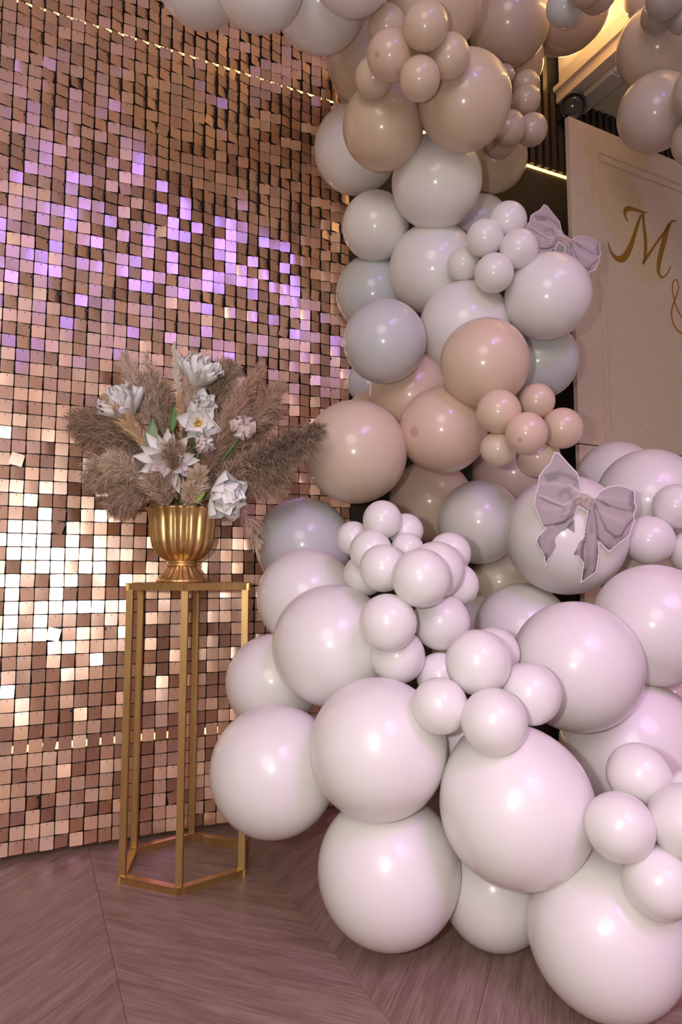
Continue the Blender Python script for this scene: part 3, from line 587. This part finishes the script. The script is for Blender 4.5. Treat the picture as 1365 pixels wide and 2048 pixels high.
# ------------------------------------------------------------------ balloons
def balloon_me(m):
    prof = []; n = 28
    for i in range(n + 1):
        th = PI * i / n; z = math.cos(th); r = math.sin(th)
        if z < 0: z = z - .16 * z ** 4; r *= 1 - .05 * z ** 6
        prof.append((max(r, 0), z))
    vs, fs = lathe(prof[1:-1], 56)
    a = len(vs); vs += [(0, 0, 1.0), (0, 0, prof[-1][1])]; nr = (n - 2) * 56
    for k in range(56): fs.append((a, k, (k + 1) % 56)); fs.append((a + 1, nr + (k + 1) % 56, nr + k))
    me = me_from('balloon', vs, fs, m, True)
    bm = bmesh.new(); bm.from_mesh(me); bmesh.ops.recalc_face_normals(bm, faces=bm.faces[:]); bm.to_mesh(me); bm.free(); me.shade_smooth(); return me
BM = {k: balloon_me(m) for k, m in LATEX.items()}
BALL = [
("B1",-0.303,1.336,1.887,0.0954,"W","white balloon over the sequin wall's top, the one farthest from the tan balloons"),
("B2",-0.166,1.253,1.804,0.0924,"W","white balloon second in the pale row over the sequin wall, overlapping the first"),
("B3",-0.047,1.376,1.871,0.1034,"W","white balloon third in the pale row over the sequin wall, beside the tan balloons"),
("B4",0.023,1.225,1.807,0.0866,"W","pinkish white balloon above the third white one, top edge of the garland"),
("B5",0.074,1.536,1.873,0.1121,"T","big olive tan balloon behind the upper small tan cluster, beside the sequin wall"),
("B5b",0.089,1.719,1.987,0.1198,"T","tan balloon mostly hidden behind the olive tan one, a thin rim showing"),
("B8",0.202,1.364,1.851,0.1035,"S","large tan balloon behind the top small balloon of the upper tan cluster"),
("B9",0.455,1.699,2.102,0.1097,"S2","greyish tan balloon between the largest tan balloon and the grey mini balloon at the top"),
("B10",0.665,1.856,2.304,0.1365,"S2","dusky tan balloon hanging beside the lit ceiling cove"),
("B11",0.494,1.900,2.148,0.1144,"S2","tan balloon peeping out beneath the greyish tan balloon next to the slatted wall"),
("B6",0.096,1.457,1.631,0.0926,"S","round tan balloon directly below the upper tan cluster, in front of a white balloon"),
("B7",0.271,1.387,1.641,0.1005,"S","largest tan balloon of the upper arch, right beside the six small tan balloons"),
("B12",0.451,1.874,1.824,0.0937,"T","tan balloon tucked under the strung mini tan balloons, against the dark green wall"),
("C1",0.163,1.208,1.663,0.0434,"S","small tan balloon topmost of the upper cluster of six, with a violet glint"),
("C2",0.097,1.319,1.760,0.0400,"S","small pinkish tan balloon at the back of the upper cluster of six"),
("C3",0.099,1.262,1.647,0.0471,"S","small tan balloon frontmost of the upper cluster of six, with a dark nub"),
("C4",0.069,1.337,1.658,0.0402,"S","small tan balloon lowest towards the sequin wall in the upper cluster of six"),
("C5",0.156,1.252,1.589,0.0406,"S","small tan balloon lowest of the upper cluster of six, over the round tan balloon"),
("C6",0.217,1.263,1.645,0.0411,"S","small tan balloon of the upper cluster of six resting on the largest tan balloon"),
("C7",0.559,1.562,2.024,0.0450,"G","grey mini balloon in front of the dusky tan balloon by the ceiling cove"),
("C8",0.584,1.486,2.006,0.0429,"S2","pinkish mini balloon above the grey mini balloon at the top of the arch"),
("C9",0.637,1.548,2.048,0.0459,"S2","tan mini balloon half hidden behind the pinkish mini balloon at the top"),
("C10",0.446,1.729,1.970,0.0301,"S2","tiny tan balloon barely visible between two big tan balloons, above the string of minis"),
("C11",0.509,1.739,1.952,0.0371,"S2","uppermost tan mini balloon of the string beside the slatted wall"),
("C12",0.498,1.706,1.883,0.0390,"S2","second tan mini balloon of the string beside the slatted wall, overlapping the uppermost"),
("C13",0.440,1.670,1.776,0.0446,"S2","tan mini balloon of the string overlapping the edge of the largest tan balloon"),
("C14",0.513,1.712,1.802,0.0417,"S2","outermost tan mini balloon of the string, nearest the sign board"),
("C15",0.433,1.749,1.792,0.0425,"S2","lowest tan mini balloon of the string, mostly hidden by its neighbour"),
("B13",0.040,1.711,1.744,0.1124,"W","white balloon behind the round tan balloon, overlapping the sequin wall's edge"),
("B14",0.233,1.562,1.562,0.1094,"W","large white balloon directly beneath the largest tan balloon"),
("B15",0.090,1.681,1.514,0.0871,"W","medium white balloon beside the sequin wall, below two large white ones"),
("B16",0.239,1.677,1.397,0.1147,"W","large white balloon behind the five small white balloons"),
("B17",0.421,1.959,1.674,0.0849,"W","white balloon mostly hidden behind the five small white balloons, by the dark green wall"),
("D1",0.387,1.498,1.428,0.0441,"W","small white balloon topmost of the five beside the upper paper bow"),
("D2",0.329,1.476,1.376,0.0422,"W","small white balloon between topmost and lowest of the five near the upper bow, sequin side"),
("D3",0.402,1.463,1.344,0.0429,"W","small white balloon nearest the upper paper bow"),
("D4",0.292,1.547,1.348,0.0393,"W","small white balloon of the five farthest from the upper bow, over the large white one"),
("D5",0.345,1.464,1.287,0.0439,"W","small white balloon lowest of the five near the upper bow"),
("B18",0.595,1.959,1.589,0.0846,"G","grey white balloon behind the upper paper bow"),
("B19",0.482,1.520,1.256,0.0989,"W","big white balloon under the upper paper bow, casting its shadow on the sign board"),
("B20",0.090,1.793,1.380,0.1044,"G","blue grey balloon behind the medium white one, touching the sequin wall's edge"),
("B21",0.100,1.506,1.143,0.0951,"G","pale grey lilac balloon overlapping the sequin wall's edge halfway up"),
("B22",0.304,1.604,1.212,0.1124,"W","lilac white balloon behind the peach balloon at the middle of the column"),
("B23",0.309,1.417,1.064,0.0956,"N","peach nude balloon in the middle of the column, in front of the lilac white one"),
("B24",0.504,1.676,1.153,0.0979,"G","grey balloon between the peach balloon and the sign board's edge"),
("B25",0.175,1.655,1.059,0.1062,"N","pinkish nude balloon below the grey lilac balloon, behind two nude ones"),
("B26",0.233,1.518,0.940,0.1003,"N","nude balloon with a small nub, beside the cluster of small nude balloons"),
("B27",0.033,1.524,0.890,0.1186,"C","biggest cream nude balloon touched by the pampas plume tip"),
("B28",0.091,1.797,1.035,0.0785,"N","pale pink balloon peeping out above the biggest cream balloon"),
("B28b",0.077,1.834,1.143,0.0611,"G","dark grey balloon sliver between the sequin wall and the grey lilac balloon"),
("B29",0.511,1.837,1.108,0.0805,"N","pink nude balloon behind the peach balloon and small nude cluster"),
("E1",0.324,1.361,0.944,0.0452,"N","small nude balloon against the nubbed nude balloon, in the lower cluster of six"),
("E2",0.428,1.447,0.988,0.0393,"N","small nude balloon topmost of the lower cluster of six"),
("E3",0.369,1.323,0.891,0.0418,"N","small nude balloon frontmost of the lower cluster of six, with a grey nub"),
("E4",0.480,1.442,0.927,0.0445,"N","small nude balloon nearest the sign board in the lower cluster of six"),
("E5",0.329,1.392,0.872,0.0376,"C","small tan balloon lowest in the lower cluster of six"),
("E6",0.444,1.501,0.874,0.0484,"C","small tan balloon directly behind the tip of the large paper bow"),
("B30",0.488,1.876,0.896,0.1191,"C","tan balloon behind the small nude cluster, above two white balloons"),
("B31",0.248,1.853,0.812,0.1158,"C","olive cream balloon below the nubbed nude balloon, above the upper white minis"),
("B32",-0.089,1.608,0.681,0.1141,"G","large grey balloon beside the gold vase"),
("B33",-0.072,1.442,0.562,0.1058,"W","white balloon directly beneath the large grey balloon"),
("B34",-0.016,1.265,0.481,0.1114,"W","very large white balloon overlapped by the upper white mini cluster"),
("B35",-0.137,1.384,0.396,0.0944,"W","white balloon beside the gold stand's upright, above the lowest one there"),
("B36",-0.117,1.216,0.271,0.1114,"W","huge white balloon hiding the lower part of the gold stand's leg"),
("B37",0.058,1.093,0.339,0.1082,"W","huge white balloon between the one at the gold stand and the bottom mini trio"),
("B38",0.077,1.136,0.139,0.1147,"W","huge white balloon standing on the floor nearest the gold stand"),
("B39",0.258,1.029,0.272,0.1120,"W","huge pinkish white balloon in the centre of the lower pile, overlapping two floor balloons"),
("B40",0.256,1.175,0.089,0.0895,"W","white balloon on the floor in shadow between the two huge floor balloons"),
("B41",0.376,1.009,0.107,0.1088,"W","huge balloon on the floor with a violet streak, nearest the camera"),
("B42",0.423,1.234,0.447,0.1155,"W","huge lilac white balloon below the large paper bow"),
("B43",0.612,1.332,0.513,0.1177,"W","large lilac balloon beside the huge lilac white one, below the bow's trailing end"),
("B44",0.563,1.348,0.276,0.1335,"W","huge pinkish balloon behind the floor balloon cluster, with a small violet glint"),
("B45",0.488,1.464,0.697,0.1298,"W","large white balloon carrying the large paper bow"),
("B46",0.350,1.698,0.743,0.1058,"W","white balloon between the upper white minis and the bow's balloon"),
("B47",0.738,1.605,0.789,0.1217,"W","large lilac balloon just behind the large bow's end loop, below the sign board seam"),
("B48",0.747,1.810,0.859,0.1107,"W","dusky lilac balloon in front of the sign board's bottom seam"),
("C16",0.721,1.445,0.757,0.0484,"W","lilac mini balloon upper of the pair beyond the bow's loop"),
("C17",0.662,1.449,0.684,0.0526,"W","lilac mini balloon lower of the pair beside the large bow"),
("C18",0.758,1.449,0.658,0.0514,"W","lilac mini balloon cut by the picture edge, beside the bow side minis"),
("B49",0.409,1.540,0.484,0.1080,"W","lilac balloon beneath the bow's balloon, with a violet patch"),
("B50",0.331,1.722,0.453,0.1069,"W","pinkish white balloon just behind the upper and lower white mini clusters"),
("B51",0.430,1.782,0.590,0.0839,"C2","cream balloon with its tied neck showing, in the gap beneath the bow's balloon"),
("F1",0.079,1.286,0.715,0.0373,"W","topmost white mini balloon of the big white mini cluster"),
("F2",0.128,1.331,0.697,0.0346,"W","lilac mini balloon just behind the topmost white mini"),
("F3",0.024,1.322,0.682,0.0333,"W","white mini balloon touching the large grey balloon"),
("F4",0.055,1.245,0.654,0.0396,"W","white mini balloon below the topmost one, in front of the one touching the grey balloon"),
("F5",0.126,1.283,0.659,0.0313,"W","lilac mini balloon in the middle of the upper white minis, half covered"),
("F6",0.073,1.172,0.622,0.0415,"W","white mini balloon next to the frontmost, sequin wall side, on the big white mini cluster"),
("F7",0.131,1.111,0.605,0.0483,"W","frontmost and largest mini balloon of the big white mini cluster"),
("F8",0.167,1.193,0.619,0.0502,"W","white mini balloon directly behind the frontmost, only its shaded rim showing"),
("F9",0.209,1.302,0.651,0.0414,"W","pink lilac mini balloon behind the frontmost, against the white balloon near the bow"),
("F10",0.215,1.256,0.592,0.0398,"W","lilac mini balloon beside the tied balloon neck"),
("F11",0.077,1.120,0.532,0.0475,"W","white mini balloon in front of the very large white balloon"),
("F12",0.177,1.207,0.528,0.0504,"W","creamy white mini balloon directly below the frontmost mini"),
("F13",0.097,1.173,0.472,0.0470,"W","creamy mini balloon lowest of the big white mini cluster"),
("F14",0.045,1.308,0.610,0.0405,"W","white mini balloon hardly visible behind the others at the white balloon under the grey"),
("G1",0.208,1.041,0.478,0.0493,"W","topmost mini balloon of the bottom white mini cluster"),
("G2",0.290,1.060,0.428,0.0476,"W","mini balloon of the bottom white cluster leaning on the huge lilac white balloon"),
("G3",0.145,1.012,0.419,0.0410,"W","mini balloon of the bottom white cluster leaning on the huge centre white balloon"),
("G4",0.216,0.975,0.404,0.0465,"W","lowest front mini balloon of the bottom white mini cluster"),
("G5",0.172,1.195,0.435,0.0408,"W","mini balloon tucked behind the topmost of the bottom white cluster"),
("G6",0.264,1.184,0.476,0.0440,"W","pink mini balloon just behind the topmost of the bottom white cluster"),
("G7",0.209,1.159,0.335,0.0476,"W","shaded mini balloon underneath the lowest front mini of the bottom white cluster"),
("H1",0.431,1.007,0.322,0.0448,"W","pink mini balloon topmost of the floor cluster on the huge pinkish balloon"),
("H2",0.366,0.920,0.281,0.0439,"W","pink mini balloon of the floor cluster overlapping the huge centre balloon"),
("H3",0.452,0.918,0.289,0.0471,"W","pink mini balloon of the floor cluster cut by the picture edge"),
("H4",0.412,0.916,0.213,0.0447,"W","shaded mini balloon of the floor cluster lying on the violet streaked balloon"),
("H5",0.496,0.987,0.307,0.0290,"W","mini balloon sliver behind the topmost of the floor cluster at the picture edge"),
("X1",0.731,1.710,0.610,0.0781,"C2","cream balloon deep in the gap between the bow's balloon and the large lilac one"),
("X2",0.769,1.583,0.341,0.0666,"C2","cream balloon sliver at the picture edge beneath the large lilac balloon"),
("I1",0.901,1.786,2.102,0.1121,"S3","dusky cream balloon upper of the two hanging over the sign board"),
("I2",0.884,1.783,1.902,0.1024,"S3","dusky cream balloon lower of the two hanging over the sign board"),
("I3",0.966,1.717,1.779,0.0700,"S3","dusky cream balloon cut by the picture edge, beside the lower hanging one"),
("I4",0.891,1.796,2.275,0.0719,"S3","yellowish cream balloon lit by the ceiling cove, behind the grey minis"),
("I5",0.812,1.562,2.047,0.0475,"G2","grey mini balloon foremost on the far arch"),
("I6",0.837,1.652,2.082,0.0435,"G2","grey mini balloon below the foremost one on the far arch"),
("I7",0.877,1.607,2.036,0.0385,"G2","grey mini balloon at the picture edge on the far arch"),
("I8",0.921,1.620,1.846,0.0665,"S3","dusky cream balloon cut by the picture edge, above its twin"),
]
NUB = {'C3': (-.55, -.06), 'B26': (-.62, .02), 'E3': (-.30, .30), 'B39': (.42, .86)}
GRP = {'B': 'large balloons of the balloon garland', 'C': 'small balloons of the upper garland', 'D': 'five small white balloons beside the upper bow', 'E': 'six small nude balloons',
       'F': 'white mini balloon cluster beside the bow balloon', 'G': 'bottom white mini balloon cluster', 'H': 'mini balloons of the floor cluster', 'I': 'balloons of the far arch', 'X': 'large balloons of the balloon garland'}
rnd = random.Random(8); BP = {}
for bid, x, y, z, R, kind, label in BALL:
    p = Vector((x, y, z)); BP[bid] = (p, R)
    v = (p - EYE).normalized(); rt = v.cross(Vector((0, 0, 1))).normalized(); u = rt.cross(v)
    if bid in NUB:
        a, b = NUB[bid]; q = max(0, 1 - a * a - b * b) ** .5 if a * a + b * b < 1 else -.2
        crown = rt * a - u * b - v * q
    elif bid == 'B51': crown = (rt * .66 - u * .10 + v * .62)
    else: crown = -v + u * rnd.uniform(-.35, .35) + rt * rnd.uniform(-.35, .35)       # the tied end points into the garland
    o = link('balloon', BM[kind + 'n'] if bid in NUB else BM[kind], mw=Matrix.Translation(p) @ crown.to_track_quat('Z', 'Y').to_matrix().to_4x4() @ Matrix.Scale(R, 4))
    tag(o, label, 'balloon', GRP[bid[0]])
    if bid == 'B51':
        v_, f_ = lathe([(.10, -1.05), (.085, -1.16), (.06, -1.22), (.075, -1.25), (.105, -1.28), (.085, -1.32), (.06, -1.34), (.10, -1.42), (.19, -1.52), (.22, -1.54), (.20, -1.56), (.12, -1.50), (.05, -1.40), (0, -1.38)], 24,
                       lambda r, z, a, i: r * (1 + .10 * math.sin(5 * a + z * 6)))
        k = link('knot', me_from('knot', v_, f_, M_KNOT, True), o); k.matrix_local = Matrix(); k['label'] = 'tied beige latex neck with rolled lip'

# ------------------------------------------------------------------ paper bows
OUT = [(420, 90), (465, 105), (530, 190), (630, 310), (648, 400), (660, 498), (720, 515), (780, 560), (830, 500), (900, 455), (1000, 442), (1080, 466), (1150, 508), (1145, 600), (1162, 660), (1135, 755), (1142, 790), (1112, 870), (1097, 935), (1020, 1000),
       (908, 1098), (860, 1060), (815, 1000), (808, 1150), (782, 1300), (700, 1362), (628, 1412), (652, 1250), (658, 1212), (610, 1132), (560, 1146), (588, 1030), (670, 940), (690, 800), (712, 692), (690, 682), (635, 642), (592, 740), (597, 900), (592, 1012),
       (530, 975), (430, 1002), (382, 1110), (332, 1180), (302, 1252), (284, 1130), (240, 1050), (214, 980), (240, 920), (310, 852), (280, 832), (240, 720), (205, 610), (220, 520), (250, 420), (260, 325), (310, 260), (370, 200), (400, 130)]
def inside(poly, X, Y):
    ins = np.zeros(X.shape, bool); n = len(poly)
    for i in range(n):
        x1, y1 = poly[i]; x2, y2 = poly[(i + 1) % n]
        c = ((y1 > Y) != (y2 > Y)) & (X < (x2 - x1) * (Y - y1) / ((y2 - y1) or 1e-9) + x1); ins ^= c
    return ins
def segdist(pl, X, Y, closed=False):
    d = np.full(X.shape, 1e9); q = list(pl) + ([pl[0]] if closed else [])
    for (x1, y1), (x2, y2) in zip(q, q[1:]):
        dx, dy = x2 - x1, y2 - y1; t = np.clip(((X - x1) * dx + (Y - y1) * dy) / (dx * dx + dy * dy + 1e-9), 0, 1)
        d = np.minimum(d, np.hypot(X - x1 - t * dx, Y - y1 - t * dy))
    return d
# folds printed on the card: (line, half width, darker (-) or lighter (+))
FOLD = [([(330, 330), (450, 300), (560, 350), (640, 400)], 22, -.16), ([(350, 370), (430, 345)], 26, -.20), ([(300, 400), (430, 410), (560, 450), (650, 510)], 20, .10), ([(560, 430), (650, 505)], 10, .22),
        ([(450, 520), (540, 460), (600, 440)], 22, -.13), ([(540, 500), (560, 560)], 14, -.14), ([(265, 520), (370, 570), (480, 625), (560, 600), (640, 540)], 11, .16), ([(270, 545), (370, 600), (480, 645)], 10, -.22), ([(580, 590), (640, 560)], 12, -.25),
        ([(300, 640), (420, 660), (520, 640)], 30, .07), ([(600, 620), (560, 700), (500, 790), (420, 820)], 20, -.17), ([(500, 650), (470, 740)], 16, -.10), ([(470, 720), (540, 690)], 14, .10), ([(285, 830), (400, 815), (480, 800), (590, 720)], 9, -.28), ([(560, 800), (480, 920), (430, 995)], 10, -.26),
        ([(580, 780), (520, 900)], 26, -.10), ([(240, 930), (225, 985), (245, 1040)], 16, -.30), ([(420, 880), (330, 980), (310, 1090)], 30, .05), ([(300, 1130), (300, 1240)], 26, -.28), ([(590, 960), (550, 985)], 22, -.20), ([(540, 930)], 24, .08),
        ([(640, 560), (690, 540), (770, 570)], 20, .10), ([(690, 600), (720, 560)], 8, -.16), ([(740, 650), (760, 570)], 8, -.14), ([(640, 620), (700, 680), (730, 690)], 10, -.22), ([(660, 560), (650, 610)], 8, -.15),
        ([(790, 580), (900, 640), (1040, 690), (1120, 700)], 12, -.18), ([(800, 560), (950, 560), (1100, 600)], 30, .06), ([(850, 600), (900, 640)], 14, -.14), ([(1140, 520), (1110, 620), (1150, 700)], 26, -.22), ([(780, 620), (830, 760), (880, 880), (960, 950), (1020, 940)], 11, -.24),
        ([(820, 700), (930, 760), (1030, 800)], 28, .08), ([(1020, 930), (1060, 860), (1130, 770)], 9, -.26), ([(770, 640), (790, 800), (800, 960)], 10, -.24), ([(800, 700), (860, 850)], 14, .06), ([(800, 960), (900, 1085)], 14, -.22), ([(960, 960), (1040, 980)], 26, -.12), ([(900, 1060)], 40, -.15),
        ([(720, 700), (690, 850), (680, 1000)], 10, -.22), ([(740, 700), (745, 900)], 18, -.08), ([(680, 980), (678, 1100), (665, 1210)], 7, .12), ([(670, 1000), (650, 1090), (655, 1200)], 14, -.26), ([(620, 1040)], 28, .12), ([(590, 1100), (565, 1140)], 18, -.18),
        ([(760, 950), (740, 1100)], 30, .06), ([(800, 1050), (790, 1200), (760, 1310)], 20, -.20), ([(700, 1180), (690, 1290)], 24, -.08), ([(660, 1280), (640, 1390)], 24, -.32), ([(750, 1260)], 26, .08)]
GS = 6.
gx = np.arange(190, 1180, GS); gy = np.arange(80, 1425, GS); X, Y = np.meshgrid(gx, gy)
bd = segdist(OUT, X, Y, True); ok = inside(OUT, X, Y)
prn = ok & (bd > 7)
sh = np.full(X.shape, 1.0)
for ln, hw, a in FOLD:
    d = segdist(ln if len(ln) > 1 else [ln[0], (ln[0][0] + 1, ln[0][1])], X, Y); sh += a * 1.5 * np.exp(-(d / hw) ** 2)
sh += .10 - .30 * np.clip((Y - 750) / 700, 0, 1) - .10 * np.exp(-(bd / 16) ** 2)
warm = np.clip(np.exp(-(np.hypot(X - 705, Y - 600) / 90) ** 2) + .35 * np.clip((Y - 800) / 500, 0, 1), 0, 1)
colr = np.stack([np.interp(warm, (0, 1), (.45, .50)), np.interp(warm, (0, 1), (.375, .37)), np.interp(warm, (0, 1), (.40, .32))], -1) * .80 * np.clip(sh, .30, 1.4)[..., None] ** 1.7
U = 1 / 5.25 * 1.40 / FPX                                          # metres per unit of the outline
def bow_me():
    bm = bmesh.new()
    vs = [bm.verts.new(((x - 705) * U, -(y - 620) * U, 0)) for x, y in OUT]
    fc = bm.faces.new(vs); r = bmesh.ops.extrude_face_region(bm, geom=[fc])
    bmesh.ops.translate(bm, verts=[q for q in r['geom'] if isinstance(q, bmesh.types.BMVert)], vec=(0, 0, -.002))
    bmesh.ops.triangulate(bm, faces=bm.faces[:]); return me_bm('card', bm, M_CARD)
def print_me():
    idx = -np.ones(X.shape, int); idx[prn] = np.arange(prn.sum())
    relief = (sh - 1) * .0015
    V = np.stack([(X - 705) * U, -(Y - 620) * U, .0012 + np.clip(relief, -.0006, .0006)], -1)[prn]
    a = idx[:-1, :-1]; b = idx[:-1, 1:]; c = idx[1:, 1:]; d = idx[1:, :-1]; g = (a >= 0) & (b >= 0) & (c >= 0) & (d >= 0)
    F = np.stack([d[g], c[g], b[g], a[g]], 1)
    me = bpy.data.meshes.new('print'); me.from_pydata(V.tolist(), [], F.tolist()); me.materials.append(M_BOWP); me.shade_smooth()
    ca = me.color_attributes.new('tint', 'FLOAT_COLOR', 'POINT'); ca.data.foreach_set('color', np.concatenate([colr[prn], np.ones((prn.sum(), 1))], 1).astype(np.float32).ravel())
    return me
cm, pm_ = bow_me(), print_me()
def bow(label, mw):
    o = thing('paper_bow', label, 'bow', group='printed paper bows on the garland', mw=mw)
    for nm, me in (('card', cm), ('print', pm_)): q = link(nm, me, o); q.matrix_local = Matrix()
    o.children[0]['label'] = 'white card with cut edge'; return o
p45, r45 = BP['B45']; r = ray(1174, 1008); dd = (p45 - EYE).length - r45 - .001
p = EYE + r * dd
zz = (-r + Vector((.05, 0, -.06))).normalized()
xx = Vector((0, 0, 1)).cross(zz).normalized(); yy = zz.cross(xx)
bow('large grey mauve printed paper bow on the white balloon, pointed loop upwards', Matrix((( xx.x, yy.x, zz.x, p.x), (xx.y, yy.y, zz.y, p.y), (xx.z, yy.z, zz.z, p.z), (0, 0, 0, 1))) @ Matrix.Scale(dd / 1.40, 4))
p = at(1131, 484, BP['B19'][0].y + .015); r = (p - EYE).normalized()
xx = Vector((0, 0, 1)).cross(-r).normalized(); yy = (-r).cross(xx)
mw = Matrix((( xx.x, yy.x, -r.x, p.x), (xx.y, yy.y, -r.y, p.y), (xx.z, yy.z, -r.z, p.z), (0, 0, 0, 1))) @ Matrix.Rotation(rad(-36), 4, 'Z') @ Matrix.Rotation(rad(-50), 4, 'X') @ Matrix.Rotation(rad(22), 4, 'Z')
bow('grey mauve paper bow wedged above the big white balloon by the sign board', mw)
